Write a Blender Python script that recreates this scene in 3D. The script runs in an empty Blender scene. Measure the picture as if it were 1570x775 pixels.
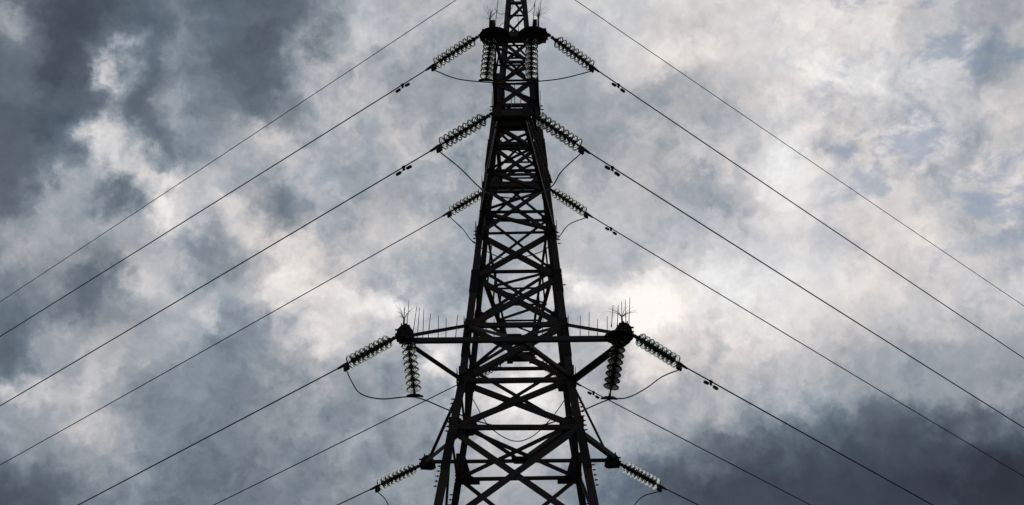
import bpy, bmesh, math, random
import numpy as np
from mathutils import Vector, Matrix
R = math.radians
C = bpy.context.scene.collection
sc = bpy.context.scene
random.seed(7)

# ------------------------------------------------------------ camera
CAM = (0.566, 0.0, 1.6)
cam = bpy.data.cameras.new('camera'); co = bpy.data.objects.new('camera', cam); C.objects.link(co)
co.location = CAM
co.rotation_euler = (R(90 + 30.760), 0, R(1.2437))
cam.sensor_width = 36; cam.lens = 2357.88 / 1570 * 36
cam.clip_end = 20000
sc.camera = co

# ------------------------------------------------------------ exposure
sc.view_settings.view_transform = 'Standard'; sc.view_settings.look = 'None'
sc.view_settings.exposure = 0; sc.view_settings.gamma = 1
sc.view_settings.use_curve_mapping = False
sc.cycles.max_bounces = 12; sc.cycles.transmission_bounces = 12
sc.cycles.transparent_max_bounces = 16
sc.cycles.use_denoising = False

# ------------------------------------------------------------ sky (broken overcast, fixed in the world by azimuth and elevation)
SUN_EL, SUN_AZ = 25.0, 0.0
w = bpy.data.worlds.new('World'); sc.world = w; w.use_nodes = True
nt = w.node_tree; nt.nodes.clear()
def N(t, **kw):
    n = nt.nodes.new(t)
    for k, v in kw.items(): setattr(n, k, v)
    return n
def L(a, b): nt.links.new(a, b)
def M(op, a, b=None, c=None, clamp=False):
    n = N('ShaderNodeMath', operation=op); n.use_clamp = clamp
    for i, v in enumerate((a, b, c)):
        if v is None: continue
        if isinstance(v, (int, float)): n.inputs[i].default_value = v
        else: L(v, n.inputs[i])
    return n.outputs[0]
def VM(op, a, b=None, c=None, scale=None):
    n = N('ShaderNodeVectorMath', operation=op)
    for i, v in enumerate((a, b, c)):
        if v is None: continue
        if isinstance(v, (tuple, list)): n.inputs[i].default_value = v
        else: L(v, n.inputs[i])
    if scale is not None:
        if isinstance(scale, (int, float)): n.inputs['Scale'].default_value = scale
        else: L(scale, n.inputs['Scale'])
    return n.outputs['Value' if op in ('DOT_PRODUCT', 'LENGTH') else 'Vector']
def noise(vec, scale, detail=6, rough=.5, dist=0.0, col=False, off=(0, 0, 0)):
    n = N('ShaderNodeTexNoise'); n.noise_dimensions = '3D'
    n.inputs['Scale'].default_value = scale; n.inputs['Detail'].default_value = detail
    n.inputs['Roughness'].default_value = rough; n.inputs['Distortion'].default_value = dist
    if off != (0, 0, 0): vec = VM('ADD', vec, off)
    L(vec, n.inputs['Vector'])
    return n.outputs['Color' if col else 'Fac']
tc = N('ShaderNodeTexCoord')
dr = VM('NORMALIZE', tc.outputs['Generated'])
# soft billow warp of the cloud map, two scales
w1 = VM('SUBTRACT', noise(dr, 9, 3, .5, col=True), (.5, .5, .5))
w2 = VM('SUBTRACT', noise(dr, 34, 5, .62, col=True, off=(3, 1, 7)), (.5, .5, .5))
dw = VM('ADD', VM('ADD', dr, VM('SCALE', w1, scale=.016)), VM('SCALE', w2, scale=.058))
sx = N('ShaderNodeSeparateXYZ'); L(dw, sx.inputs[0])
azr = M('ARCTAN2', sx.outputs['X'], sx.outputs['Y'])
elr = M('ARCSINE', M('MINIMUM', M('MAXIMUM', sx.outputs['Z'], -1), 1))
AZ0, AZ1, EL0, EL1 = -26, 24, 19, 42
u = M('MULTIPLY_ADD', azr, 1 / R(AZ1 - AZ0), -AZ0 / (AZ1 - AZ0), clamp=True)
v = M('MULTIPLY_ADD', elr, 1 / R(EL1 - EL0), -EL0 / (EL1 - EL0), clamp=True)
# painted brightness of the cloud deck, glow included, for each patch of sky: rows from 19 deg up to 42 deg elevation, columns from 26 deg left to 24 deg right of north
TABLE = '''95 95 95 95 95 95 95 95 97 106 118 133 133 124 119 117 118 120 121 123 129 133 136 137 139 140 142 147 155 161 162 157 144 132 125 117 110 101 88 80 77 77 77 76 73 71 70 69 67 65 62 59 57 57 57 57 57 57 57 57 57
95 95 95 95 95 95 95 95 98 107 121 134 132 123 119 117 118 120 121 124 129 134 136 137 139 140 142 147 155 161 162 158 144 132 125 118 111 101 88 80 78 77 77 76 73 71 70 69 68 65 62 59 57 57 57 57 57 57 57 57 57
98 96 95 95 94 91 88 86 92 105 122 135 131 123 119 117 118 120 121 124 129 134 136 137 139 141 142 147 155 161 162 158 144 132 125 118 111 102 89 80 78 77 77 76 73 71 71 69 68 66 63 60 57 57 57 57 57 57 57 58 59
118 115 111 108 105 102 100 101 104 109 129 145 132 122 118 117 119 120 121 124 130 134 136 138 139 141 142 147 156 161 162 158 144 133 125 118 111 102 90 81 78 77 77 77 74 72 71 70 68 66 63 61 59 59 59 60 61 62 63 65 67
137 134 131 128 126 123 120 121 136 140 146 150 136 124 120 119 120 121 122 125 131 134 136 138 139 141 143 147 156 161 162 158 145 133 125 118 109 99 90 82 79 79 79 80 77 75 74 73 72 71 69 68 65 66 68 70 72 76 80 86 93
154 152 149 147 144 142 147 148 153 161 164 149 139 127 125 125 126 128 129 132 135 138 139 140 140 142 145 152 163 171 173 169 156 144 140 136 128 119 115 104 97 93 93 93 90 87 85 83 82 82 83 84 85 88 94 100 107 114 122 129 136
147 151 154 155 155 155 154 156 167 175 172 165 144 127 128 129 130 132 135 137 139 141 143 143 142 144 149 159 175 186 189 186 172 162 159 158 157 153 145 131 122 115 114 114 111 107 103 98 99 105 111 113 106 116 132 141 145 148 150 152 152
118 123 128 133 138 145 176 195 179 191 159 156 134 126 128 130 132 134 136 138 140 141 142 143 143 145 151 163 184 198 204 202 189 176 167 162 163 164 161 162 161 150 146 142 140 140 131 112 118 132 140 144 149 152 152 152 151 150 149 149 148
108 108 108 110 112 115 119 139 157 186 179 160 141 133 132 131 132 134 137 140 143 144 145 144 144 147 154 169 198 223 233 226 206 189 171 160 160 164 168 170 174 176 174 171 171 165 153 144 143 145 147 149 150 149 148 149 150 152 155 158 162
113 112 110 109 108 108 108 128 154 169 173 166 153 146 137 131 130 133 140 148 156 158 156 152 146 152 177 195 197 217 230 224 205 189 171 160 170 183 180 170 174 183 185 183 179 173 165 157 153 153 154 156 157 158 161 164 168 172 176 179 183
120 118 117 116 115 114 114 132 154 148 151 156 156 162 150 137 132 136 145 158 170 174 172 163 153 167 232 200 174 173 185 191 187 181 169 165 185 219 205 176 178 191 196 196 192 185 178 172 171 174 176 175 175 178 181 184 185 186 186 186 186
128 127 125 124 122 120 120 120 122 122 131 146 157 170 189 177 140 143 153 173 201 209 197 186 180 181 185 179 164 160 169 177 177 178 183 194 214 229 222 205 203 210 212 209 204 195 189 187 188 193 195 191 189 188 186 185 184 183 182 181 180
134 133 132 131 130 134 138 130 116 110 131 163 173 168 168 157 149 157 174 199 215 213 213 215 215 203 181 167 158 156 162 169 174 186 213 242 252 248 237 225 221 223 222 218 212 205 201 201 201 201 199 198 197 189 181 180 180 180 179 179 179
136 137 137 136 140 151 155 151 139 133 152 191 192 160 147 152 162 182 201 213 212 209 218 226 231 202 172 160 155 156 165 175 184 205 236 245 243 238 232 227 226 227 225 220 215 213 213 213 211 206 200 201 201 191 179 178 178 179 179 179 180
123 127 131 133 141 156 159 161 151 148 158 174 169 143 135 144 156 185 209 211 203 197 191 181 170 165 161 158 155 158 169 180 197 239 207 199 208 217 221 222 222 222 221 218 217 216 214 213 211 208 205 202 196 180 162 165 176 181 183 185 187
103 106 110 115 119 125 145 155 152 153 161 169 169 155 154 175 188 195 203 193 187 187 186 180 172 168 166 162 156 157 165 175 191 190 177 177 187 194 198 200 202 202 204 212 218 214 204 200 205 206 207 203 195 188 185 186 189 191 192 194 195
97 98 98 99 101 107 134 162 142 116 155 199 216 184 188 206 194 160 144 153 168 176 181 185 187 183 177 168 158 155 157 164 176 186 186 182 180 178 178 180 182 185 191 205 217 215 205 203 206 206 205 198 180 182 192 195 195 195 195 195 194
98 98 98 97 97 103 125 160 149 116 170 220 194 184 188 185 162 133 126 147 167 171 171 174 177 176 173 167 158 154 154 158 169 179 182 182 179 174 171 171 173 178 188 202 215 217 215 212 208 205 202 197 187 184 190 194 193 192 192 191 190
99 98 98 98 97 99 110 144 189 175 188 163 159 168 172 164 157 151 154 172 179 169 160 157 157 159 162 160 156 154 153 155 161 168 175 181 180 174 168 162 160 170 186 201 214 217 212 208 205 202 196 186 177 176 183 189 189 189 189 188 188
101 100 100 99 96 93 98 139 208 198 142 125 129 142 166 168 170 172 172 173 172 164 160 161 163 162 161 159 157 156 157 158 158 160 166 173 174 170 165 162 169 179 186 199 216 218 205 197 199 200 203 208 194 173 159 173 185 187 186 186 185
103 103 102 101 98 92 93 119 161 152 116 114 123 132 146 164 187 183 172 166 164 163 166 176 182 176 166 162 160 160 163 164 160 156 157 161 165 169 174 180 185 185 184 196 215 219 182 186 184 178 181 188 186 178 179 193 190 184 182 181 180
106 105 105 105 110 104 94 111 136 122 101 130 157 135 132 135 144 150 156 163 166 169 172 179 181 174 164 160 159 160 162 163 158 154 154 157 161 167 173 176 177 177 178 189 209 217 209 200 195 194 196 198 195 186 180 169 169 177 177 176 175
109 108 108 109 101 88 90 112 186 131 105 121 130 127 118 114 113 121 141 162 172 177 177 172 168 162 157 156 156 156 156 156 155 153 154 155 157 161 164 164 165 170 177 189 207 217 215 211 208 204 203 206 211 203 185 149 146 169 171 170 169
111 111 129 123 99 83 84 105 124 125 112 137 126 118 109 104 104 117 146 166 173 174 172 166 161 157 154 153 154 155 155 156 156 156 159 163 167 171 174 175 179 182 188 200 212 218 219 217 215 209 198 194 201 200 189 167 159 166 166 165 165
111 111 156 117 97 81 78 91 102 105 108 119 125 113 104 100 101 119 153 169 170 167 165 162 159 156 153 152 153 155 159 162 162 164 171 182 191 197 202 205 203 203 208 212 215 217 218 217 215 211 206 199 190 180 172 167 163 164 165 165 165
111 111 121 109 94 81 81 88 94 98 103 115 123 109 102 99 100 111 134 155 167 175 173 165 162 162 162 159 157 159 165 170 172 174 182 193 201 204 205 206 206 206 208 210 212 213 213 212 211 209 205 196 186 180 179 177 169 165 165 165 165
111 111 111 107 92 83 85 92 96 102 125 113 113 108 103 100 101 110 126 143 167 193 192 174 170 176 180 173 164 165 174 181 184 185 190 197 201 200 197 195 194 195 201 206 209 211 212 212 211 209 206 199 190 187 187 182 172 165 165 165 165
111 111 111 104 90 85 89 94 97 100 106 112 113 108 103 101 103 112 128 145 166 185 185 173 172 180 185 178 167 167 177 185 188 189 193 198 201 199 196 195 193 195 200 206 209 210 211 212 211 210 207 200 191 187 187 184 175 166 165 165 165
111 111 111 101 88 86 91 95 98 101 107 113 113 107 103 102 104 114 130 146 166 180 179 172 172 180 185 177 167 167 177 185 188 189 193 198 201 200 197 195 193 195 200 205 208 210 211 212 211 210 208 202 193 187 187 185 177 167 165 165 165
111 111 110 97 86 87 92 96 98 102 108 114 112 106 103 102 104 115 131 148 167 180 178 171 172 181 185 177 167 167 177 185 188 189 192 198 201 200 197 195 194 194 199 205 208 210 211 212 211 210 208 203 195 188 187 186 180 169 165 165 165
111 111 107 94 86 88 93 96 99 103 110 114 111 106 103 102 105 117 133 150 169 180 178 171 172 181 185 177 167 167 177 185 188 189 192 198 201 200 197 195 194 194 198 204 208 210 211 212 211 210 209 205 197 189 187 187 182 172 165 165 165'''
T = np.array([[float(x) for x in r.split()] for r in TABLE.strip().split('\n')]) / 255.0
T = .61 + (T - .60) * 1.05
MEAN = .62
def ramp(fac, rows, n):                     # rows: 3 x n table of values in -1..1
    r = N('ShaderNodeValToRGB'); L(fac, r.inputs[0]); cr = r.color_ramp; cr.interpolation = 'CARDINAL'
    while len(cr.elements) < n: cr.elements.new(.5)
    for i, e in enumerate(cr.elements): e.position = i / (n - 1)
    for i, e in enumerate(cr.elements):
        e.color = (rows[0][i] * .5 + .5, rows[1][i] * .5 + .5, rows[2][i] * .5 + .5, 1)
    return VM('MULTIPLY_ADD', r.outputs[0], (2, 2, 2), (-1, -1, -1))
def deck(T, u):                              # smooth map as a sum of products of ramps
    Um, S_, Vm = np.linalg.svd(T - MEAN, full_matrices=False)
    terms = None
    for k in range(0, 15, 3):
        ru = [Vm[k + j] / abs(Vm[k + j]).max() for j in range(3)]
        rv = [Um[:, k + j] / abs(Um[:, k + j]).max() for j in range(3)]
        sc_ = [float(S_[k + j] * abs(Vm[k + j]).max() * abs(Um[:, k + j]).max()) for j in range(3)]
        a = VM('MULTIPLY', ramp(u, ru, T.shape[1]), tuple(sc_))
        t_ = VM('DOT_PRODUCT', a, ramp(v, rv, T.shape[0]))
        terms = t_ if terms is None else M('ADD', terms, t_)
    return terms
uL = M('MULTIPLY', u, 2, clamp=True); uR = M('MULTIPLY_ADD', u, 2, -1, clamp=True)
half = N('ShaderNodeMix'); half.data_type = 'FLOAT'
L(M('GREATER_THAN', u, .5), half.inputs[0]); L(deck(T[:, :31], uL), half.inputs[2]); L(deck(T[:, 30:], uR), half.inputs[3])
terms = half.outputs[0]
cloud = M('ADD', terms, MEAN)
# beyond the charted part of the sky the deck goes on as ordinary broken cloud
def sstep(x, a, b):
    m = N('ShaderNodeMapRange'); m.interpolation_type = 'SMOOTHSTEP'; L(x, m.inputs[0])
    m.inputs[1].default_value = a; m.inputs[2].default_value = b; return m.outputs[0]
out_ = M('MAXIMUM', sstep(M('ABSOLUTE', M('ADD', azr, R(1))), R(25.0), R(30)), M('MAXIMUM', sstep(elr, R(19.3), R(15)), sstep(elr, R(41.5), R(46))))
wild = M('MULTIPLY_ADD', noise(dr, 7, 5, .5, .3, off=(6, 3, 5)), 1.7, -.25)
cm = N('ShaderNodeMix'); cm.data_type = 'FLOAT'; L(out_, cm.inputs[0]); L(cloud, cm.inputs[2]); L(wild, cm.inputs[3]); cloud = cm.outputs[0]
# unseen sky away from the sun is darkened so the pylon stays a silhouette
s0 = N('ShaderNodeSeparateXYZ'); L(dr, s0.inputs[0])
SUNV = (math.sin(R(SUN_AZ)) * math.cos(R(SUN_EL)), math.cos(R(SUN_AZ)) * math.cos(R(SUN_EL)), math.sin(R(SUN_EL)))
cs = VM('DOT_PRODUCT', dr, SUNV)
mr = N('ShaderNodeMapRange'); mr.interpolation_type = 'SMOOTHSTEP'; L(cs, mr.inputs[0])
mr.inputs[1].default_value = .86; mr.inputs[2].default_value = .40; mr.inputs[3].default_value = 0; mr.inputs[4].default_value = 1
far = mr.outputs[0]
base_far = M('MULTIPLY_ADD', noise(dr, 4, 5, .55), .35, .20)
mixf = N('ShaderNodeMix'); mixf.data_type = 'FLOAT'
L(far, mixf.inputs[0]); L(cloud, mixf.inputs[2]); L(base_far, mixf.inputs[3])
lum = mixf.outputs[0]
# fine puffs, strands and grain of the deck
f1 = M('SUBTRACT', noise(dw, 44, 7, .52, .1, off=(5, 2, 1)), .5)
f2 = M('SUBTRACT', noise(dr, 120, 4, .5, .2, off=(1, 9, 4)), .5)
gm = N('ShaderNodeMapRange'); gm.interpolation_type = 'SMOOTHSTEP'; L(lum, gm.inputs[0])
gm.inputs[1].default_value = .30; gm.inputs[2].default_value = .72; gm.inputs[3].default_value = .22; gm.inputs[4].default_value = .85
gate = M('MULTIPLY', gm.outputs[0], M('MULTIPLY_ADD', noise(dr, 11, 3, .5, off=(4, 4, 9)), 2.4, -.25))
lum = M('ADD', lum, M('MULTIPLY', M('MULTIPLY', f1, .46), gate))
lum = M('ADD', lum, M('MULTIPLY', M('MULTIPLY', f2, .15), gate))
cr = N('ShaderNodeValToRGB'); L(lum, cr.inputs[0]); cr.color_ramp.interpolation = 'LINEAR'
def s2l(c):
    c /= 255.0
    return c / 12.92 if c <= .04045 else ((c + .055) / 1.055) ** 2.4
stops = [(.0, (22, 24, 32)), (.22, (50, 55, 66)), (.33, (73, 82, 95)), (.45, (103, 114, 126)), (.56, (137, 146, 155)),
         (.65, (164, 169, 176)), (.73, (189, 190, 193)), (.81, (211, 208, 208)), (.89, (230, 227, 225)), (1.0, (253, 250, 246))]
e = cr.color_ramp.elements
while len(e) < len(stops): e.new(.5)
for i, (p_, c_) in enumerate(stops): e[i].position = p_
for i, (p_, c_) in enumerate(stops): e[i].color = (*[s2l(x) for x in c_], 1)
# slight warm and cool drift between cloud layers
hue = N('ShaderNodeMapRange'); L(noise(dr, 13, 4, .6, off=(8, 8, 2)), hue.inputs[0])
hue.inputs[1].default_value = .36; hue.inputs[2].default_value = .64
tint = N('ShaderNodeMix'); tint.data_type = 'RGBA'; L(hue.outputs[0], tint.inputs[0])
tint.inputs[6].default_value = (1.025, .995, .97, 1); tint.inputs[7].default_value = (.97, 1.0, 1.025, 1)
ccol = VM('MULTIPLY', cr.outputs[0], tint.outputs[2])
bgc = N('ShaderNodeBackground'); L(ccol, bgc.inputs[0]); bgc.inputs[1].default_value = 1.0
sky = N('ShaderNodeTexSky'); sky.sky_type = 'NISHITA'; sky.sun_disc = False
sky.sun_elevation = R(SUN_EL); sky.sun_rotation = R(SUN_AZ); sky.air_density = 1.2; sky.dust_density = .3; sky.ozone_density = 1.6
bgs = N('ShaderNodeBackground'); L(sky.outputs[0], bgs.inputs[0]); bgs.inputs[1].default_value = .07
# thin places in the deck, upper right, where clear sky shows
hm = N('ShaderNodeMapRange'); hm.interpolation_type = 'SMOOTHSTEP'
L(noise(VM('MULTIPLY', dr, (1, 1, 1.6)), 24, 7, .6, .3, off=(2, 6, 3)), hm.inputs[0])
hm.inputs[1].default_value = .50; hm.inputs[2].default_value = .63; hm.inputs[3].default_value = 0; hm.inputs[4].default_value = .62
ga = N('ShaderNodeMapRange'); ga.interpolation_type = 'SMOOTHSTEP'; L(azr, ga.inputs[0])
ga.inputs[1].default_value = R(9); ga.inputs[2].default_value = R(15)
ge = N('ShaderNodeMapRange'); ge.interpolation_type = 'SMOOTHSTEP'; L(elr, ge.inputs[0])
ge.inputs[1].default_value = R(28); ge.inputs[2].default_value = R(31)
hole = M('MULTIPLY', M('MULTIPLY', hm.outputs[0], ga.outputs[0]), ge.outputs[0])
ms = N('ShaderNodeMixShader'); L(hole, ms.inputs[0]); L(bgc.outputs[0], ms.inputs[1]); L(bgs.outputs[0], ms.inputs[2])
wo = N('ShaderNodeOutputWorld'); L(ms.outputs[0], wo.inputs[0])
w.cycles.sampling_method = 'MANUAL'; w.cycles.sample_map_resolution = 512

# ------------------------------------------------------------ sun behind the cloud
sl = bpy.data.lights.new('sun', 'SUN'); sl.energy = .5; sl.angle = R(60); sl.color = (1, .93, .85)
so = bpy.data.objects.new('sun', sl); C.objects.link(so)
so.rotation_euler = Vector(SUNV).to_track_quat('Z', 'Y').to_euler()

# ------------------------------------------------------------ materials
def mat(name, build):
    m = bpy.data.materials.new(name); m.use_nodes = True
    t = m.node_tree; b = t.nodes['Principled BSDF']; build(t, b); return m
def steel(base, rust, amount, rough=.75, metallic=.0):
    def f(t, b):
        tcn = t.nodes.new('ShaderNodeTexCoord')
        n1 = t.nodes.new('ShaderNodeTexNoise'); n1.inputs['Scale'].default_value = 6; n1.inputs['Detail'].default_value = 8; n1.inputs['Roughness'].default_value = .65
        n2 = t.nodes.new('ShaderNodeTexNoise'); n2.inputs['Scale'].default_value = 1.7; n2.inputs['Detail'].default_value = 4
        t.links.new(tcn.outputs['Object'], n1.inputs['Vector']); t.links.new(tcn.outputs['Object'], n2.inputs['Vector'])
        ad = t.nodes.new('ShaderNodeMath'); ad.operation = 'MULTIPLY'; t.links.new(n1.outputs[0], ad.inputs[0]); t.links.new(n2.outputs[0], ad.inputs[1])
        r = t.nodes.new('ShaderNodeMapRange'); t.links.new(ad.outputs[0], r.inputs[0])
        r.inputs[1].default_value = .25 - amount * .12; r.inputs[2].default_value = .36 - amount * .08
        mx = t.nodes.new('ShaderNodeMix'); mx.data_type = 'RGBA'; t.links.new(r.outputs[0], mx.inputs[0])
        mx.inputs[6].default_value = (*base, 1); mx.inputs[7].default_value = (*rust, 1)
        t.links.new(mx.outputs[2], b.inputs['Base Color'])
        b.inputs['Roughness'].default_value = rough; b.inputs['Specular IOR Level'].default_value = .2; b.inputs['Metallic'].default_value = metallic
        bp = t.nodes.new('ShaderNodeBump'); bp.inputs['Strength'].default_value = .25; bp.inputs['Distance'].default_value = .01
        t.links.new(n1.outputs[0], bp.inputs['Height']); t.links.new(bp.outputs[0], b.inputs['Normal'])
    return f
M_STEEL = mat('weathered_steel', steel((.085, .08, .077), (.12, .07, .047), .5))
M_PLATE = mat('dark_plate', steel((.045, .042, .04), (.06, .036, .026), .4))
M_FIT = mat('galvanised_fitting', steel((.05, .05, .052), (.06, .042, .032), .2, .6))
M_WIRE = mat('aluminium_wire', steel((.07, .07, .075), (.05, .05, .05), .2, .6))
def glassb(t, b, tone=((.46, .49, .46), (.68, .72, .68))):
    oi = t.nodes.new('ShaderNodeObjectInfo'); mx = t.nodes.new('ShaderNodeMix'); mx.data_type = 'RGBA'
    t.links.new(oi.outputs['Random'], mx.inputs[0]); mx.inputs[6].default_value = (*tone[0], 1); mx.inputs[7].default_value = (*tone[1], 1)
    t.links.new(mx.outputs[2], b.inputs['Base Color'])
    b.inputs['Transmission Weight'].default_value = 1; b.inputs['IOR'].default_value = 1.5; b.inputs['Roughness'].default_value = .03
    n = t.nodes.new('ShaderNodeTexNoise'); n.inputs['Scale'].default_value = 30
    r = t.nodes.new('ShaderNodeMapRange'); t.links.new(n.outputs[0], r.inputs[0]); r.inputs[3].default_value = .06; r.inputs[4].default_value = .22
    t.links.new(r.outputs[0], b.inputs['Roughness'])
M_GLASS = mat('insulator_glass', glassb)
def glassd(t, b):
    glassb(t, b, ((.03, .028, .024), (.09, .083, .07)))
M_GLASS_D = mat('sooty_glass', glassd)
def grassb(t, b):
    n = t.nodes.new('ShaderNodeTexNoise'); n.inputs['Scale'].default_value = 1.2; n.inputs['Detail'].default_value = 10
    tcn = t.nodes.new('ShaderNodeTexCoord'); t.links.new(tcn.outputs['Object'], n.inputs['Vector'])
    r = t.nodes.new('ShaderNodeValToRGB'); t.links.new(n.outputs[0], r.inputs[0])
    r.color_ramp.elements[0].position = .35; r.color_ramp.elements[0].color = (.025, .045, .014, 1)
    r.color_ramp.elements[1].position = .68; r.color_ramp.elements[1].color = (.07, .075, .03, 1)
    t.links.new(r.outputs[0], b.inputs['Base Color']); b.inputs['Roughness'].default_value = .95
    bp = t.nodes.new('ShaderNodeBump'); t.links.new(n.outputs[0], bp.inputs['Height']); bp.inputs['Distance'].default_value = .15
    t.links.new(bp.outputs[0], b.inputs['Normal'])
M_GRASS = mat('meadow', grassb)
def concb(t, b):
    n = t.nodes.new('ShaderNodeTexNoise'); n.inputs['Scale'].default_value = 5; n.inputs['Detail'].default_value = 8
    r = t.nodes.new('ShaderNodeValToRGB'); t.links.new(n.outputs[0], r.inputs[0])
    r.color_ramp.elements[0].color = (.17, .165, .155, 1); r.color_ramp.elements[1].color = (.34, .33, .31, 1)
    t.links.new(r.outputs[0], b.inputs['Base Color']); b.inputs['Roughness'].default_value = .9
M_CONC = mat('concrete', concb)

# ------------------------------------------------------------ object helpers
def link(name, bm, m, parent=None, smooth=False):
    me = bpy.data.meshes.new(name); bmesh.ops.recalc_face_normals(bm, faces=bm.faces); bm.to_mesh(me); bm.free()
    me.materials.append(m)
    if smooth:
        for p in me.polygons: p.use_smooth = True
    o = bpy.data.objects.new(name, me); C.objects.link(o)
    if parent is not None: o.parent = parent
    return o
def empty(name, loc, label, cat, group=None):
    o = bpy.data.objects.new(name, None); C.objects.link(o); o.location = loc; o.empty_display_size = .2
    o['label'] = label; o['category'] = cat
    if group: o['group'] = group
    return o
def tag(o, label, cat, group=None):
    o['label'] = label; o['category'] = cat
    if group: o['group'] = group
def copy_to(o, parent):
    c = o.copy(); C.objects.link(c); c.parent = parent; return c
def prism(bm, prof, p0, p1, x, y):            # sweep a 2D profile from p0 to p1 with axes x, y
    a = [bm.verts.new(p0 + x * q[0] + y * q[1]) for q in prof]
    b = [bm.verts.new(p1 + x * q[0] + y * q[1]) for q in prof]
    n = len(prof)
    for i in range(n): bm.faces.new((a[i], a[(i + 1) % n], b[(i + 1) % n], b[i]))
    bm.faces.new(a[::-1]); bm.faces.new(b)
def angle(bm, p0, p1, wid, th, fx, fy=None):  # L-section bar: one flange along fx, the other along fy, heel on the line p0-p1
    p0, p1 = Vector(p0), Vector(p1); d = (p1 - p0).normalized()
    x = Vector(fx); x = (x - d * x.dot(d)).normalized()
    y = d.cross(x) if fy is None else Vector(fy)
    y = (y - d * y.dot(d)); y = (y - x * y.dot(x)).normalized()
    w2 = wid if not isinstance(wid, tuple) else wid[1]; w1_ = wid if not isinstance(wid, tuple) else wid[0]
    prism(bm, [(0, 0), (w1_, 0), (w1_, th), (th, th), (th, w2), (0, w2)], p0, p1, x, y)
def box(bm, c, sx_, sy_, sz, rot=None):
    m4 = Matrix.Translation(Vector(c)) @ (rot.to_4x4() if rot is not None else Matrix.Identity(4)) @ Matrix.Diagonal((sx_, sy_, sz, 1))
    bmesh.ops.create_cube(bm, size=1, matrix=m4)
def tube(bm, pts, r, n=6, cap=True):
    pts = [Vector(p) for p in pts]; rings = []; up = Vector((.13, .21, 1)).normalized()
    for i, p in enumerate(pts):
        d = (pts[min(i + 1, len(pts) - 1)] - pts[max(i - 1, 0)]).normalized()
        x = d.cross(up)
        if x.length < .05: x = d.cross(Vector((1, 0, 0)))
        x.normalize(); y = x.cross(d)
        rr = r[i] if isinstance(r, (list, tuple)) else r
        rings.append([bm.verts.new(p + (x * math.cos(2 * math.pi * k / n) + y * math.sin(2 * math.pi * k / n)) * rr) for k in range(n)])
    for a, b in zip(rings, rings[1:]):
        for k in range(n): bm.faces.new((a[k], a[(k + 1) % n], b[(k + 1) % n], b[k]))
    if cap: bm.faces.new(rings[0][::-1]); bm.faces.new(rings[-1])
def lathe(bm, prof, n=24, mtx=None):          # closed profile of (r, z), turned about z
    vs = []
    for r, z in prof:
        if r < 1e-6: vs.append([bm.verts.new((0, 0, z))])
        else: vs.append([bm.verts.new((r * math.cos(2 * math.pi * k / n), r * math.sin(2 * math.pi * k / n), z)) for k in range(n)])
    for a, b in zip(vs, vs[1:]):
        for k in range(n):
            k2 = (k + 1) % n
            if len(a) == 1 and len(b) == 1: continue
            if len(a) == 1: bm.faces.new((a[0], b[k], b[k2]))
            elif len(b) == 1: bm.faces.new((a[k], b[0], a[k2]))
            else: bm.faces.new((a[k], b[k], b[k2], a[k2]))
    if mtx is not None: bmesh.ops.transform(bm, matrix=mtx, verts=bm.verts)
def smooth_path(pts, k=6):                    # Catmull-Rom through points
    P = [Vector(p) for p in pts]; out = []
    P = [P[0] * 2 - P[1]] + P + [P[-1] * 2 - P[-2]]
    for i in range(1, len(P) - 2):
        a, b, c_, d = P[i - 1:i + 3]
        for j in range(k):
            t = j / k
            out.append(.5 * ((2 * b) + (c_ - a) * t + (2 * a - 5 * b + 4 * c_ - d) * t * t + (3 * b - a - 3 * c_ + d) * t ** 3))
    out.append(P[-2]); return out

# ------------------------------------------------------------ ground
bm = bmesh.new()
rings = [0, 20, 60, 150, 400, 1200, 4000, 9000]; prev = None; nseg = 48
for r_ in rings:
    if r_ == 0: cur = [bm.verts.new((0, 30, 0))]
    else: cur = [bm.verts.new((r_ * math.cos(2 * math.pi * k / nseg), 30 + r_ * math.sin(2 * math.pi * k / nseg), 0)) for k in range(nseg)]
    if prev:
        for k in range(nseg):
            if len(prev) == 1: bm.faces.new((prev[0], cur[k], cur[(k + 1) % nseg]))
            else: bm.faces.new((prev[k], cur[k], cur[(k + 1) % nseg], prev[(k + 1) % nseg]))
    prev = cur
g = link('ground', bm, M_GRASS); g['kind'] = 'structure'

# ------------------------------------------------------------ pylon
AX, ZB = 31.63, 16.435           # distance of the pylon's axis from the camera, height of the lowest crossarms
ORG = Vector((0, AX, 0))
def hw(z, body=False):                       # half width of the body, z measured from the lowest crossarms
    if z < 0: return 1.27 - .142 * z
    if z < 8: return 1.27 - .0865 * z
    if body: return .578 - .025 * (z - 8)
    return max(.10, .50 - .064 * (z - 8))
def P(sx_, sy_, z, inset=0.0, body=True): h = hw(z, body) - inset; return Vector((sx_ * h, sy_ * h, ZB + z))
pyl = empty('lattice_pylon', ORG, 'tall dark steel lattice pylon with six crossarms rising against the clouds', 'pylon')

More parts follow.
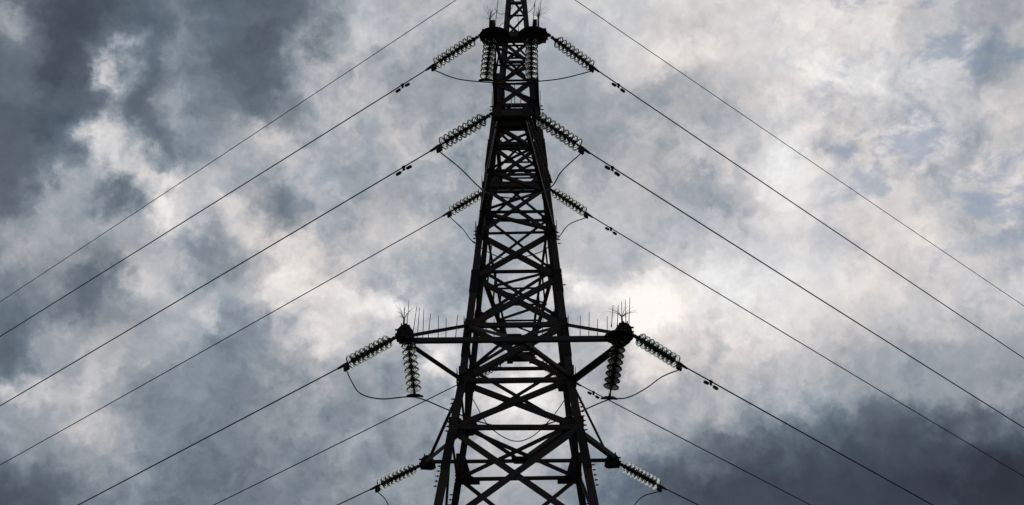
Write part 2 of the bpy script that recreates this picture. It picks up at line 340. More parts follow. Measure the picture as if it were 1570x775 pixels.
LEV = [-15.9, -11.4, -7.2, -3.7, -1.2, 0, 1.45, 2.75, 4, 5.4, 6.7, 8]
legs = {}
for sx_ in (-1, 1):
    for sy_ in (-1, 1):
        bm = bmesh.new()
        segs = [(-16.15, -6, .21, .016), (-6, -1.9, .20, .016), (-1.9, 0, .195, .015), (0, 3.0, .185, .014), (3.0, 6.2, .165, .013), (6.2, 8, .15, .012), (8, 8.95, .14, .012)]
        for a, b, wd, th in segs:
            wx, wy = (wd * .92, wd * .72) if sy_ < 0 else (wd * .74, wd * .70)
            angle(bm, P(sx_, sy_, a), P(sx_, sy_, b), (wx, wy), th, (-sx_, 0, 0), (0, -sy_, 0))
        legs[sx_, sy_] = link('leg', bm, M_STEEL, pyl)
        # splice covers: wider angle wrapped round the heel
        for zc, ln in ((-1.75, .9), (1.0, .75), (2.65, .6), (6.35, .7)):
            bm = bmesh.new()
            o_ = .014
            p0 = P(sx_, sy_, zc - ln / 2) + Vector((sx_ * o_, sy_ * o_, 0)); p1 = P(sx_, sy_, zc + ln / 2) + Vector((sx_ * o_, sy_ * o_, 0))
            angle(bm, p0, p1, (.18, .14) if sy_ < 0 else (.15, .13), .012, (-sx_, 0, 0), (0, -sy_, 0))
            link('splice_cover', bm, M_PLATE, legs[sx_, sy_])
# splice bolts whose shanks stand out of the legs' outer flanges
def bolt_mesh():
    bm = bmesh.new()
    lathe(bm, [(0, 0), (.012, 0), (.012, .02), (.024, .021), (.024, .042), (.012, .043), (.012, .075), (0, .075)], 6,
          Matrix.Rotation(R(90), 4, 'Y'))
    return bm
b0 = link('bolt', bolt_mesh(), M_FIT, legs[-1, -1]); first = True
for (sx_, sy_), zs in {(-1, -1): [(-1.25 + .115 * i) for i in range(8)] + [3.78 + .105 * i for i in range(4)] + [7.95 - .115 * i for i in range(4)] + [-2.6 + .12 * i for i in range(5)],
                       (1, -1): [(-1.25 + .115 * i) for i in range(8)] + [3.72 + .105 * i for i in range(4)] + [7.95 - .115 * i for i in range(4)] + [-2.6 + .12 * i for i in range(5)] + [2.55],
                       (-1, 1): [(-2.75 + .115 * i) for i in range(11)] + [5.2 + .12 * i for i in range(4)],
                       (1, 1): [(-2.75 + .115 * i) for i in range(11)] + [5.2 + .12 * i for i in range(4)]}.items():
    for z in zs:
        o = b0 if first else copy_to(b0, legs[sx_, sy_]); first = False
        o.parent = legs[sx_, sy_]
        o.location = P(sx_, sy_, z) + Vector((sx_ * .014, -sy_ * (.09 if z > -1.9 else .07), 0)); o.rotation_euler = (0, 0, 0 if sx_ > 0 else math.pi)

# faces: for each face an outward normal and a tangent
FACES = [((0, -1), (1, 0)), ((0, 1), (-1, 0)), ((1, 0), (0, 1)), ((-1, 0), (0, -1))]
def fpt(fc, s, z, inset):        # point on face fc at side s (-1/+1 along tangent)
    (nx, ny), (tx, ty) = fc; h = hw(z)
    return Vector((nx * (h - inset) + tx * s * (h - .05), ny * (h - inset) + ty * s * (h - .05), ZB + z))
for fi, fc in enumerate(FACES):
    (nx, ny), (tx, ty) = fc; nrm = Vector((nx, ny, 0)); tng = Vector((tx, ty, 0))
    for i, (a, b) in enumerate(zip(LEV, LEV[1:])):
        wd = .115 if a < 0 else .10 if a < 4 else .08
        if fi == 0 and 0 <= a < 4: wd = .115
        if fi == 1: wd *= .85
        # two crossing diagonals, one each side of the leg flange
        for sgn, ins in (((1, .018), (-1, .060)) if fi < 2 else (((1, .018),) if i % 2 else ((-1, .018),))):
            bm = bmesh.new()
            if fi > 1: wd = .075
            p0, p1 = fpt(fc, -sgn, a + random.uniform(-.035, .035), ins), fpt(fc, sgn, b + random.uniform(-.035, .035), ins)
            d = (p1 - p0).normalized()
            side = d.cross(nrm); 
            if side.z < 0: side = -side
            angle(bm, p0 - side * wd / 2, p1 - side * wd / 2, (wd, wd * .8), .010, side, -nrm)
            link('diagonal_brace', bm, M_STEEL, pyl)
    for i, z in enumerate(LEV[1:] + [-2.45 if fi in (0, 1) else None]):
        if z is None: continue
        if z == -2.45 or (z == 2.75 and fi != 0): continue
        wd = .10 if z < 5 else .085
        if z == 2.75: continue
        if z == 4 and fi != 1: wd = .05
        if fi > 1: wd = .06
        bm = bmesh.new()
        p0, p1 = fpt(fc, -1, z + random.uniform(-.015, .015), .004), fpt(fc, 1, z + random.uniform(-.015, .015), .004)
        angle(bm, p0 - Vector((0, 0, wd / 2)), p1 - Vector((0, 0, wd / 2)), (wd, wd * .9), .010, (0, 0, 1), -nrm)
        link('horizontal_strut', bm, M_STEEL, pyl)
    # gusset plates at the nodes
    for z in LEV[1:]:
        gs = {-1.2: .50, 0: .46, 4: .40, 2.75: .38, 8: .34, 1.45: .34}.get(z, .28)
        if fi == 1 and z == -1.2: gs = .60
        for s in (-1, 1):
            bm = bmesh.new()
            c_ = fpt(fc, s, z, .030)
            h2 = gs / 2
            if fi > 1: gs *= .7
            pr = [(-.06, -h2), (h2 * .75, -h2 * .92), (h2 * 1.15, -h2 * .35), (h2 * 1.15, h2 * .35), (h2 * .75, h2 * .92), (-.06, h2)]
            if fi == 1 and z == -1.2: pr = [(-.06, -.16), (.50, -.16), (.50, -.04), (.30, .06), (.14, .62), (-.06, .62)]
            if fi == 0 and z == 0: pr = [(-.05, -.30), (.30, -.28), (.36, -.02), (.30, .22), (.06, .36), (-.05, .36)]
            inn = tng * (-s)
            sl_ = Vector((0, 0, 1))
            vs = []
            for off in (0, -.010):
                vs.append([bm.verts.new(c_ + inn * q[0] + sl_ * q[1] + nrm * off) for q in pr])
            n_ = len(pr)
            bm.faces.new(vs[0]); bm.faces.new(vs[1][::-1])
            for k in range(n_): bm.faces.new((vs[0][k], vs[0][(k + 1) % n_], vs[1][(k + 1) % n_], vs[1][k]))
            for q in ((.05, -.3), (.05, .3), (.16, .0), (.11, -.55), (.11, .55)):
                bp_ = c_ + inn * (q[0] * gs / .4) + sl_ * (q[1] * gs * .5)
                tube(bm, [bp_ - nrm * .012, bp_ - nrm * .036], .02, 6)
                tube(bm, [bp_ + nrm * .001, bp_ + nrm * .05], .017, 6)
            link('gusset_plate', bm, M_PLATE, pyl)

# peak: narrow mast above the top crossarms
pk = bmesh.new()
def Q(sx_, sy_, z): h = hw(z); return Vector((sx_ * h, sy_ * h, ZB + z))
for sx_ in (-1, 1):
    for sy_ in (-1, 1):
        angle(pk, Q(sx_, sy_, 8.0), Q(sx_, sy_, 13.2), .11, .010, (-sx_, 0, 0), (0, -sy_, 0))
peak = link('peak', pk, M_STEEL, pyl)
PL = [8.0, 8.75, 9.4, 10.1, 10.8, 11.45, 12.1, 12.65, 13.1]
for fi, fc in enumerate(FACES):
    (nx, ny), (tx, ty) = fc; nrm = Vector((nx, ny, 0))
    for i, (a, b) in enumerate(zip(PL, PL[1:])):
        cross = [(1, .012)] if (a >= 10 or fi > 1) else [(1, .012), (-1, .045)]
        if a >= 10 and (i + fi) % 2: cross = [(-1, .012)]
        for sgn, ins in cross:
            bm = bmesh.new(); p0, p1 = fpt(fc, -sgn, a, ins), fpt(fc, sgn, b, ins)
            d = (p1 - p0).normalized(); side = d.cross(nrm)
            if side.z < 0: side = -side
            wd = .07 if a < 10 else .06
            angle(bm, p0 - side * wd / 2, p1 - side * wd / 2, (wd, wd * .8), .008, side, -nrm); link('diagonal_brace', bm, M_STEEL, peak)
        if i in (1, 2, 4, 7):
            bm = bmesh.new(); p0, p1 = fpt(fc, -1, b, .004), fpt(fc, 1, b, .004)
            angle(bm, p0, p1, .065, .008, (0, 0, 1), -nrm); link('horizontal_strut', bm, M_STEEL, peak)
bm = bmesh.new(); box(bm, (0, 0, ZB + 13.22), .34, .34, .03); box(bm, (0, 0, ZB + 13.30), .05, .16, .14); link('cap_plate', bm, M_PLATE, peak)
for sx_ in (-1, 1):
    for sy_ in (-1, 1):
        bm = bmesh.new(); c_ = P(sx_, sy_, -16.2); c_.z = 0
        vs = []
        for h_, s_ in ((-.6, .62), (.18, .50), (.30, .36)): vs.append([bm.verts.new((c_.x + a * s_, c_.y + b * s_, h_)) for a, b in ((-1, -1), (1, -1), (1, 1), (-1, 1))])
        for a, b in zip(vs, vs[1:]):
            for k in range(4): bm.faces.new((a[k], a[(k + 1) % 4], b[(k + 1) % 4], b[k]))
        bm.faces.new(vs[-1]); bm.faces.new(vs[0][::-1]); link('footing', bm, M_CONC, pyl)

# ---- crossarms. sy: -1 towards the camera, +1 away; a: reach, w: half width of the tip
ARMS = {'near_top': (8, -1, 3.290, .756), 'near_middle': (4, -1, 5.678, .380), 'near_bottom': (0, -1, 3.397, 2.392),
        'far_top': (8, 1, 3.290, .756), 'far_middle': (4, 1, 5.678, .380), 'far_bottom': (0, 1, 3.397, 2.392)}
def bar(name, p0, p1, wd, parent, up=(0, 0, 1), th=.010, m=None):
    bm = bmesh.new(); angle(bm, p0, p1, wd, th, up); return link(name, bm, m or M_STEEL, parent)
def spike_bm(h, lean):
    bm = bmesh.new(); tube(bm, [(0, 0, 0), (lean[0] * h * .5, lean[1] * h * .5, h * .5), (lean[0] * h, lean[1] * h, h)], [.009, .008, .006], 5)
    tube(bm, [(0, 0, -.03), (0, 0, .03)], .014, 6)
    return bm
def burst(parent, loc, r, n, seed, flat=0.0):
    rnd = random.Random(seed); bm = bmesh.new()
    tube(bm, [(0, 0, -.26), (0, 0, .08)], [.024, .018], 8)
    for k in range(n):
        az = rnd.uniform(0, 2 * math.pi); el = R(rnd.uniform(22, 88) * (1 - flat))
        d = Vector((math.cos(az) * math.cos(el), math.sin(az) * math.cos(el), math.sin(el)))
        rr = r * rnd.uniform(.7, 1.05)
        tube(bm, [(0, 0, .05), d * rr * .5 + Vector((rnd.uniform(-.02, .02), rnd.uniform(-.02, .02), .05 + rr * .06)), d * rr + Vector((0, 0, .03))], [.0045, .0034, .0024], 4)
    o = link('spike_cluster', bm, M_FIT, parent); o.location = loc; return o
def shield(parent, loc, r, tilt=0):
    bm = bmesh.new()
    lathe(bm, [(0, .07), (r * .35, .06), (r * .8, .015), (r, -.035), (r * .985, -.05), (r * .75, -.012), (r * .3, .03), (0, .035)], 32)
    o = link('round_shield', bm, M_PLATE, parent, smooth=True); o.location = loc; o.rotation_euler = (R(tilt), 0, 0); return o
arm_obj = {}
for key, (z0, sy_, reach, tw) in ARMS.items():
    tipz = ZB + z0
    arm = bpy.data.objects.new('crossarm', None); C.objects.link(arm); arm.parent = pyl; arm.empty_display_size = .2
    arm_obj[key] = arm
    wide = tw > 2
    cw = .115 if wide else .10
    r0 = {s: P(s, sy_, z0) for s in (-1, 1)}
    att = tipz; tipz += (-.10 if sy_ < 0 else .06) if wide else 0
    tip = {s: Vector((s * (tw if wide else tw * .70), sy_ * reach, tipz)) for s in (-1, 1)}
    tie_h = 1.45 if z0 < 8 else 1.4
    rt = {s: Vector((s * hw(z0 + tie_h), sy_ * hw(z0 + tie_h), ZB + z0 + tie_h)) for s in (-1, 1)}
    for s in (-1, 1):
        bar('chord', r0[s], tip[s], cw, arm, up=(-s, 0, 0))
        bar('tie_rod', rt[s], tip[s] + Vector((-s * (.2 if wide else 0), 0, .13 if wide else .10)), .075 if sy_ < 0 else .06, arm, up=(0, 0, -1))
        # root plates where chord and tie meet the leg
        for pt, sz in ((r0[s], .34), (rt[s], .22)):
            bm = bmesh.new(); box(bm, pt + Vector((s * .022, sy_ * .08, 0)), .012, sz, sz); link('root_plate', bm, M_PLATE, arm)
    # spreader across the tip
    bm = bmesh.new()
    hgt = .10 if wide else .15
    angle(bm, Vector((-tw, sy_ * reach, tipz - hgt / 2)), Vector((tw, sy_ * reach, tipz - hgt / 2)), (hgt, .10), .012, (0, 0, 1), (0, -sy_, 0))
    if not wide: angle(bm, Vector((-tw, sy_ * (reach - .2), tipz - hgt / 2)), Vector((tw, sy_ * (reach - .2), tipz - hgt / 2)), (hgt, .10), .012, (0, 0, 1), (0, sy_, 0))
    link('spreader_beam', bm, M_STEEL, arm)
    if wide:
        mid = Vector((0, sy_ * reach, tipz))
        for s in (-1, 1):
            bar('rung', r0[s] + Vector((-s * .06, sy_ * .02, .02)), mid + Vector((s * .10, -sy_ * .03, .012)), .085 if sy_ < 0 else .115, arm)
            if sy_ < 0: bar('tie_rod', rt[s] + Vector((-s * .03, 0, 0)), mid + Vector((s * .08, 0, .06)), .065, arm, up=(0, 0, -1))
        bm = bmesh.new(); box(bm, mid + Vector((0, -sy_ * .13, -.015)), .40, .24, .012); box(bm, mid + Vector((0, -sy_ * .015, .02)), .30, .012, .20); link('gusset_plate', bm, M_PLATE, arm)
        for s in (-1, 1):
            bm = bmesh.new()
            e_ = Vector((s * tw, sy_ * reach, att))
            # two shaped cheek plates, a waisted web between them, pins and nuts
            pr = [(.02, -.10), (.05, -.02), (.03, .10), (-.05, .19), (-.22, .17), (-.30, .06), (-.33, -.06), (-.22, -.12)]
            for oy in (-.10, .09):
                prism(bm, [(s * a_, b_) for a_, b_ in pr], e_ + Vector((0, oy, 0)), e_ + Vector((0, oy + .012, 0)), Vector((1, 0, 0)), Vector((0, 0, 1)))
            box(bm, e_ + Vector((-s * .15, 0, .03)), .20, .17, .09)
            box(bm, e_ + Vector((-s * .12, 0, -.085)), .34, .26, .014)
            box(bm, e_ + Vector((-s * .13, 0, .20)), .19, .17, .012)
            for px_, pz_ in ((-.02, .02), (-.12, .12), (-.22, .0)):
                tube(bm, [e_ + Vector((s * px_, -.15, pz_)), e_ + Vector((s * px_, .15, pz_))], .022, 6)
            for k in range(4): 
                bx_ = e_ + Vector((-s * (.21 - .055 * k), .03 * (-1) ** k, .19)); tube(bm, [bx_, bx_ + Vector((0, 0, .045 + .03 * (k % 2)))], .014, 6)
            for k in range(3):
                bx_ = e_ + Vector((s * .03, -.02, .12 - .10 * k)); tube(bm, [bx_, bx_ + Vector((s * .055, 0, 0))], .02, 6)
            link('end_plate', bm, M_PLATE, arm)
    else:
        # plan bracing: rungs and zigzag between the two chords and between the ties
        n = 3 if reach < 4 else 5
        for i in range(1, n + 1):
            t_ = i / (n + .6); a_ = {s: r0[s].lerp(tip[s], t_) for s in (-1, 1)}
            bar('rung', a_[-1] + Vector((.03, 0, -.02)), a_[1] + Vector((-.03, 0, -.02)), .085 if key == 'near_middle' else .055, arm, th=.008)
            tp = (i - 1) / (n + .6); b_ = {s: r0[s].lerp(tip[s], tp) for s in (-1, 1)}
            s = 1 if i % 2 else -1
            bar('rung', b_[s] + Vector((0, 0, .015)), a_[-s] + Vector((0, 0, .015)), .075 if key == 'near_middle' else .05, arm, th=.008)
            # side lacing between chord and tie
            for s in (-1, 1):
                if i <= n - 1:
                    c1 = rt[s].lerp(tip[s] + Vector((0, 0, .10)), t_)
                    bar('rung', a_[s], c1, .045, arm, up=(-s, 0, 0), th=.008)
        bm = bmesh.new()
        yy = sy_ * (reach - .12)
        if tw < .5:
            box(bm, (0, yy - sy_ * .14, tipz - .085), tw * 1.5, .36, .014)
            box(bm, (0, yy, tipz + .095), tw * 1.7, .26, .014)

        for s in (-1, 1):
            if tw > .5 and s > 0: link('end_plate', bm, M_PLATE, arm); bm = bmesh.new()
            if tw > .5:
                box(bm, (s * (tw - .16), yy - sy_ * .03, tipz - .085), .30, .20, .014)
                box(bm, (s * (tw - .16), yy, tipz + .095), .30, .24, .014)
            box(bm, (s * (tw - .08), yy + sy_ * .12, tipz + .01), .16, .05, .26)
            for k in range(3):
                bx_ = Vector((s * tw, yy, tipz + .08 - .08 * k)); tube(bm, [bx_, bx_ + Vector((s * .045, 0, 0))], .018, 6)
        link('end_plate', bm, M_PLATE, arm)
        if key == 'near_middle':
            bm = bmesh.new(); box(bm, (-.02, yy - sy_ * .05, tipz - .06), .44, .05, .34); box(bm, (-.03, yy - sy_ * .30, tipz - .04), .46, .02, .22); link('gusset_plate', bm, M_PLATE, arm)

# shields, spikes and wire clusters that keep birds off the near arms
A_ = arm_obj['near_top']; y_ = -3.29; z_ = ZB + 8
shield(A_, (-.46, y_, z_ - .03), .36); shield(A_, (.44, y_, z_ - .03), .36)
for x in (-.50, .49):
    bm = bmesh.new(); box(bm, (x, y_, z_ + .24), .10, .09, .30); box(bm, (x + .02, y_, z_ + .10), .17, .12, .10); link('post', bm, M_PLATE, A_)
burst(A_, (-.57, y_, z_ + .40), .36, 18, 3); burst(A_, (.57, y_, z_ + .44), .40, 20, 5)
D_ = arm_obj['near_bottom']; y_ = -3.397; z_ = ZB
shield(D_, (2.16, y_, z_ - .05), .31); shield(D_, (-2.17, y_, z_ - .10), .17)
burst(D_, (-2.30, y_, z_ + .34), .38, 18, 8); burst(D_, (2.24, y_, z_ + .34), .38, 18, 9, .35)
for x in (-2.27, 2.26):
    bm = bmesh.new(); tube(bm, [(x, y_, z_ + .15), (x, y_, z_ + .27)], .03, 8); link('post', bm, M_PLATE, D_)
rnd = random.Random(11)
def spikes(arm, y, z, xs, hts):
    first_ = None
    for x, h in zip(xs, hts):
        lean = (rnd.uniform(-.02, .10), rnd.uniform(-.06, .06))
        o = link('bird_spike', spike_bm(h, lean), M_FIT, arm); o.location = (x, y, z)
spikes(D_, -3.35, ZB - .08, [-2.25, -2.12, -2.02, -1.90, -1.79, -1.58, -1.42, -1.22, -1.07, -.60, -.42, .58, .78, 1.05, 1.36, 1.54, 1.72, 1.92],
       [.95, .78, .76, .72, .62, .56, .52, .56, .50, .50, .46, .50, .48, .56, .54, .62, .44, .50])
spikes(D_, -3.35, ZB + .2, [2.02, 2.14, 2.24, 2.32, 2.38], [.50, .50, .56, .60, .66])
spikes(A_, -3.25, ZB + 8.1, [-.46, -.23, .10, .42, .55], [1.5, .66, .9, 1.2, 1.0])
spikes(arm_obj['near_middle'], -5.6, ZB + 4.1, [-.15, -.03, .06, .16], [.5, .62, .66, .5])
for i, pts in enumerate([[(-.46, 0, .75), (-.36, 0, .60), (-.22, 0, .60), (-.08, 0, .72), (-.02, 0, .86)],
                         [(-.36, 0, .06), (-.34, 0, .22), (-.24, 0, .32), (-.17, 0, .30)],
                         [(.26, 0, .58), (.36, 0, .64), (.46, 0, .78), (.50, 0, .95)]]):
    bm = bmesh.new(); tube(bm, smooth_path([(p[0], -3.25, ZB + 8.05 + p[2]) for p in pts]), .007, 5); link('wire_loop', bm, M_FIT, A_)

# ------------------------------------------------------------ insulator strings
GP = [(.030, .052), (.045, .050), (.075, .040), (.108, .020), (.132, -.006), (.138, -.022), (.134, -.026), (.124, -.010), (.112, -.004),
      (.108, -.026), (.102, -.026), (.096, .004), (.082, .010), (.078, -.018), (.072, -.018), (.066, .016), (.050, .020), (.046, -.004), (.040, -.004), (.034, .024), (.030, .030), (.030, .052)]
bm = bmesh.new(); lathe(bm, GP, 28); glass_me = link('glass_disc', bm, M_GLASS, smooth=True)
bm = bmesh.new(); lathe(bm, [(0, .112), (.022, .112), (.026, .104), (.040, .090), (.048, .060), (.050, .045), (.036, .038), (.030, .015), (.014, .012), (.012, -.034), (.020, -.036), (.020, -.046), (0, -.046)], 16)
cap_me = link('metal_cap', bm, M_FIT, smooth=True)
GM, CM = glass_me.data, cap_me.data
GD = GM.copy(); GD.materials.clear(); GD.materials.append(M_GLASS_D)
for o in (glass_me, cap_me): bpy.data.objects.remove(o)
def zrot(d): return Vector(d).to_track_quat('Z', 'Y')
def string(p0, p1, label, tension, lead=.20, sooty=False):
    """p0: hook on the crossarm, p1: wire clamp; discs' metal caps face the crossarm"""
    p0, p1 = Vector(p0), Vector(p1)
    root = empty('insulator_string', p0, label, 'insulator', 'tension insulator strings' if tension else 'hanging insulator strings')
    d = (p1 - p0); Ln = d.length; dn = d.normalized()
    qr = zrot(-dn)                                     # local +z points back to the arm
    root.rotation_mode = 'QUATERNION'; root.rotation_quaternion = qr
    n = 9 if tension else 8; dsc = 1.12 if not sooty else 1.2; pitch = .130 if tension else .143
    start = lead + .08
    for k in range(n):
        g_ = bpy.data.objects.new('glass_disc', GD if sooty else GM); C.objects.link(g_); g_.parent = root; g_.location = (0, 0, -(start + .03 + k * pitch)); g_.scale = (dsc, dsc, 1); g_.rotation_euler = (random.uniform(-.05, .05), random.uniform(-.05, .05), random.uniform(0, 6))
        c_ = bpy.data.objects.new('metal_cap', CM); C.objects.link(c_); c_.parent = g_; c_.scale = (1.22 / dsc, 1.22 / dsc, 1)
    bm = bmesh.new()                                   # chain of links to the arm
    nl = 2
    for k in range(nl):
        zc = -(.03 + lead * (k + .5) / nl) + .02
        box(bm, (0, 0, zc), .035 if k % 2 else .075, .075 if k % 2 else .035, lead / nl * .62)
        tube(bm, [(-.045, 0, zc + .03), (.045, 0, zc + .03)], .014, 6)
    tube(bm, [(0, 0, .02), (0, 0, -(start - .04))], .014, 6)
    link('link', bm, M_FIT, root)
    zend = -(start + .03 + (n - 1) * pitch + .046)
    bm = bmesh.new()
    tube(bm, [(0, 0, zend), (0, 0, -Ln + .02)], .018, 6)
    if tension:
        tube(bm, [(0, 0, -Ln + .10), (0, 0, -Ln + .02), (0, 0, -Ln - .20)], [.034, .040, .024], 8)
        # lug that turns down and carries the jumper
        dl = qr.inverted() @ Vector((0, 0, -1)); dl = Vector((dl.x, dl.y, 0)).normalized()
        x_ = Vector((0, 0, 1)); c_ = dl * .07 + Vector((0, 0, -Ln + .05))
        prism(bm, [(-.07, -.02), (.07, -.02), (.07, .02), (-.07, .02)], c_ - dl * .06, c_ + dl * .085, x_, dl.cross(x_))
        for k in (-1, 0, 1):
            q_ = c_ + x_ * (.045 * k) + dl * .05; tube(bm, [q_ - dl.cross(x_) * .045, q_ + dl.cross(x_) * .045], .012, 6)
        link('tension_clamp', bm, M_FIT, root)
    else:
        link('link', bm, M_FIT, root)
        bm = bmesh.new(); ax_ = qr.inverted() @ Vector((1, 0, -.05)); e_ = Vector((0, 0, -Ln))
        tube(bm, [e_ - ax_ * .17 - Vector((0, 0, .0)), e_ - ax_ * .07 + Vector((0, 0, .025)), e_ + ax_ * .07 + Vector((0, 0, .025)), e_ + ax_ * .17], [.018, .036, .036, .018], 8)
        tube(bm, [e_ + Vector((0, 0, .03)), e_ + Vector((0, 0, .13))], [.036, .020], 6)
        link('suspension_clamp', bm, M_FIT, root)
    return root
# line directions and how the spans leave the pylon
TL, TR, SS, SL = R(53.03), R(46.62), .1363, 1.533
SPAN = {-1: (TL, .1221, .00014), 1: (TR, .0914, .00026)}
side = {-1: 'left', 1: 'right'}
armtxt = {'near_top': 'from the topmost crossarm in front of the mast', 'near_middle': 'from the dark blunt arm tip under the topmost one',
          'near_bottom': 'from the spiked wide beam in front of the legs', 'far_top': 'from behind the shaft, third row from the top',
          'far_middle': 'from the small arm tip seen through the legs', 'far_bottom': 'from the lowest wide beam behind the legs'}
wiretxt = {'near_top': 'just below the thin top wire', 'near_middle': 'second conductor from the top', 'far_top': 'third conductor from the top',
           'near_bottom': 'fourth conductor, from the spiked wide beam', 'far_middle': 'fifth conductor, emerging from behind the legs', 'far_bottom': 'lowest conductor, from the lowest beam'}
clampP = {}
def wire_pts(p, s, sl_, k, far_=260):
    th = SPAN[s][0]; h = Vector((s * math.sin(th), math.cos(th), 0)); out = []
    t = 0
    while t <= far_:
        out.append(Vector(p) + h * t + Vector((0, 0, -sl_ * t + k * t * t))); t += 2 if t < 60 else 5
    return out
def stockbridge(p, d, label):
    root = empty('vibration_damper', p, label, 'vibration damper', 'vibration dampers on the conductors')
    ang = math.atan2(d.y, d.x); root.rotation_euler = (0, -math.asin(d.z), ang)
    bm = bmesh.new(); box(bm, (0, 0, -.035), .045, .035, .11); tube(bm, [(-.03, 0, 0), (.03, 0, 0)], .032, 8); link('clamp', bm, M_FIT, root)
    bm = bmesh.new(); tube(bm, smooth_path([(-.17, 0, -.095), (-.08, 0, -.088), (0, 0, -.085), (.08, 0, -.088), (.17, 0, -.095)], 3), .0065, 5); link('messenger_cable', bm, M_FIT, root)
    for s in (-1, 1):
        bm = bmesh.new(); tube(bm, [(s * .085, 0, -.09), (s * .095, 0, -.09), (s * .20, 0, -.097), (s * .215, 0, -.098)], [.026, .036, .036, .026], 10)
        link('weight', bm, M_FIT, root)
dmptxt = {('near_top', -1): 'upper left conductor, highest damper on that side', ('near_middle', -1): 'second left conductor, lower damper on that side',
          ('near_top', 1): 'uppermost right conductor', ('near_middle', 1): 'second conductor down on the right', ('far_top', 1): 'third conductor down on the right',
          ('near_bottom', 1): 'right conductor of the spiked beam', ('far_middle', 1): 'conductor close beside the right hanging string'}
DT = {('near_top', -1): .94, ('near_middle', -1): .95, ('near_top', 1): .86, ('near_middle', 1): .88, ('far_top', 1): .92, ('near_bottom', 1): .95, ('far_middle', 1): .69}
for key, (z0, sy_, reach, tw) in ARMS.items():
    for s in (-1, 1):
        th, sl_, k = SPAN[s]
        h = Vector((s * math.sin(th), math.cos(th), 0))
        p0 = ORG + Vector((s * tw, sy_ * reach, ZB + z0)); p1 = p0 + (h + Vector((0, 0, -SS))) * SL
        clampP[key, s] = p1
        string(p0, p1, 'glass disc insulator string pulling %s %s' % (side[s], armtxt[key]), True, lead=.27 if (key == 'near_top' and s > 0) else .20)
        pts = wire_pts(p1, s, sl_, k)
        bm = bmesh.new(); tube(bm, [p - p1 for p in pts], .0155, 6)
        o = link('conductor', bm, M_WIRE); o.location = p1
        tag(o, 'dark bare conductor running down to the %s, %s' % (side[s], wiretxt[key]), 'power line', 'conductors leaving the pylon')
        if (key, s) in DT:
            t = DT[key, s]
            stockbridge(p1 + h * t + Vector((0, 0, -sl_ * t)), (h + Vector((0, 0, -sl_))).normalized(),
                        'twin weight damper hung under the %s' % dmptxt[key, s])
for s, sl_ in ((-1, .1386), (1, .0734)):
    p = ORG + Vector((s * .06, 0, 27.974 + 1.6)); k = SPAN[s][2] * .8
    pts = wire_pts(p, s, sl_, k); bm = bmesh.new(); tube(bm, [q - p for q in pts], .0115, 6)
    o = link('earth_wire', bm, M_WIRE); o.location = p
    tag(o, 'thin topmost earth wire leaving the frame at the %s edge' % side[s], 'power line', 'earth wires from the peak')

# hanging strings that hold the jumpers of the two near arms
def rel(p): return ORG + Vector((p[0], p[1], ZB + p[2]))
for a, b, lab in (((-2.208, -3.397, -.08), (-2.017, -3.397, -1.395), 'glass string hanging under the left end of the spiked wide beam'),
                  ((2.175, -3.397, -.08), (1.916, -3.397, -1.493), 'glass string hanging below the round dark shield at the right end of the spiked beam'),
                  ((-.553, -3.29, 7.93), (-.649, -3.29, 6.642), 'glass string hanging left of the mast under the topmost crossarm'),
                  ((.409, -3.29, 7.92), (.401, -3.29, 6.625), 'glass string hanging over the right leg under the topmost crossarm')):
    a = Vector(a); b = Vector(b)
    string(rel(a), rel(b), lab, False, lead=.03, sooty=a.x > 1)

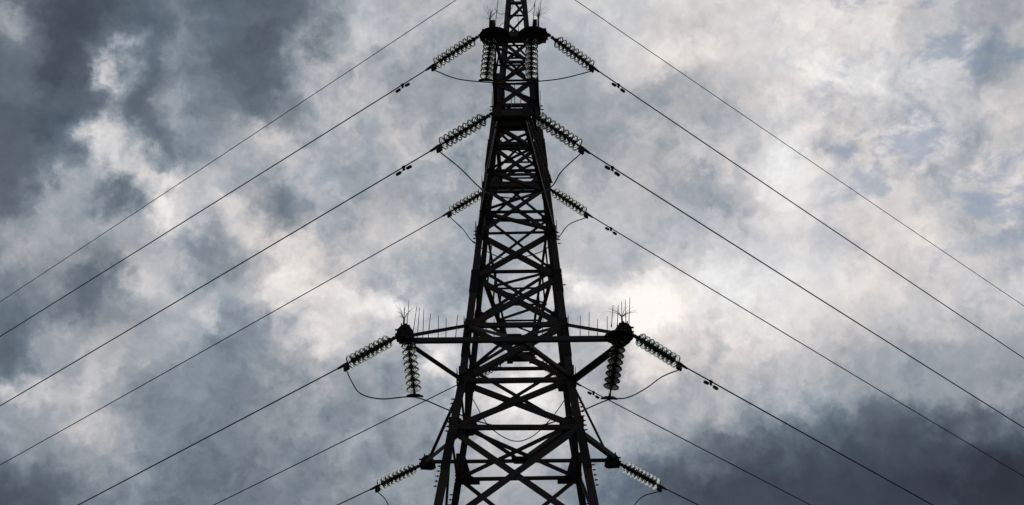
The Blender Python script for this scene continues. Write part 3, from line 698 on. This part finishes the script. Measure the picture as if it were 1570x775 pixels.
J = {'near_top': [(-1.355, -2.84, 7.051), (-.663, -3.29, 6.600), (-.049, -3.29, 6.558), (.4, -3.29, 6.590), (1.084, -2.84, 7.011)],
     'near_middle': [(-1.102, -4.978, 3.098), (-.647, -5.278, 2.392), (-.33, -5.528, 2.051), (.003, -5.678, 1.887), (.395, -5.528, 2.041), (.795, -5.278, 2.403), (1.033, -4.978, 3.001)],
     'far_top': [(-1.539, 3.99, 7.122), (-1.311, 3.79, 6.665), (-.895, 3.59, 6.192), (-.453, 3.39, 5.846), (-.106, 3.29, 5.763), (.584, 3.49, 6.093), (1.026, 3.69, 6.615), (1.338, 3.99, 7.229)],
     'far_middle': [(-1.27, 6.378, 3.046), (-.861, 6.028, 2.188), (-.244, 5.678, 1.612), (.271, 5.878, 1.807), (.798, 6.178, 2.469), (1.217, 6.478, 3.224)],
     'near_bottom': [(-3.425, -2.647, -.677), (-3.186, -2.897, -1.085), (-2.714, -3.197, -1.351), (-2.016, -3.397, -1.415), (-1.362, -3.397, -1.691), (-.701, -3.397, -1.971), (-.02, -3.397, -2.12),
                     (.672, -3.397, -2.027), (1.331, -3.397, -1.762), (1.902, -3.397, -1.512), (2.298, -3.197, -1.373), (2.7, -2.897, -1.028), (3.075, -2.597, -.616)],
     'far_bottom': [(-3.367, 4.197, -.573), (-3.107, 3.997, -.978), (-2.329, 3.697, -1.618), (-1.204, 3.397, -2.114), (-.116, 3.397, -2.236), (1.125, 3.397, -2.132), (2.079, 3.697, -1.653), (2.684, 3.997, -.993), (3.015, 4.197, -.576)]}
jt = {'near_top': 'shallow jumper cable passing across the mast under the topmost crossarm', 'near_middle': 'jumper cable looping round the shaft below the second row of insulators',
      'far_top': 'jumper cable sagging behind the shaft below the third row of insulators', 'far_middle': 'deep round jumper loop hanging in the middle between the legs',
      'near_bottom': 'long jumper cable carried by the two hanging strings of the spiked beam', 'far_bottom': 'jumper cable dropping from the lowest pair of insulator strings'}
for key, pts in J.items():
    ends = []
    for s in (-1, 1):
        th = SPAN[s][0]; h = Vector((s * math.sin(th), math.cos(th), 0))
        ends.append(clampP[key, s] - h * .07 + Vector((0, 0, -.15)))
    path = smooth_path([ends[0]] + [rel(p) for p in pts] + [ends[1]], 7)
    bm = bmesh.new(); tube(bm, [p - path[0] for p in path], .0135, 6)
    o = link('jumper_cable', bm, M_WIRE, smooth=True); o.location = path[0]
    tag(o, jt[key], 'jumper cable', 'jumper cables joining the two sides')
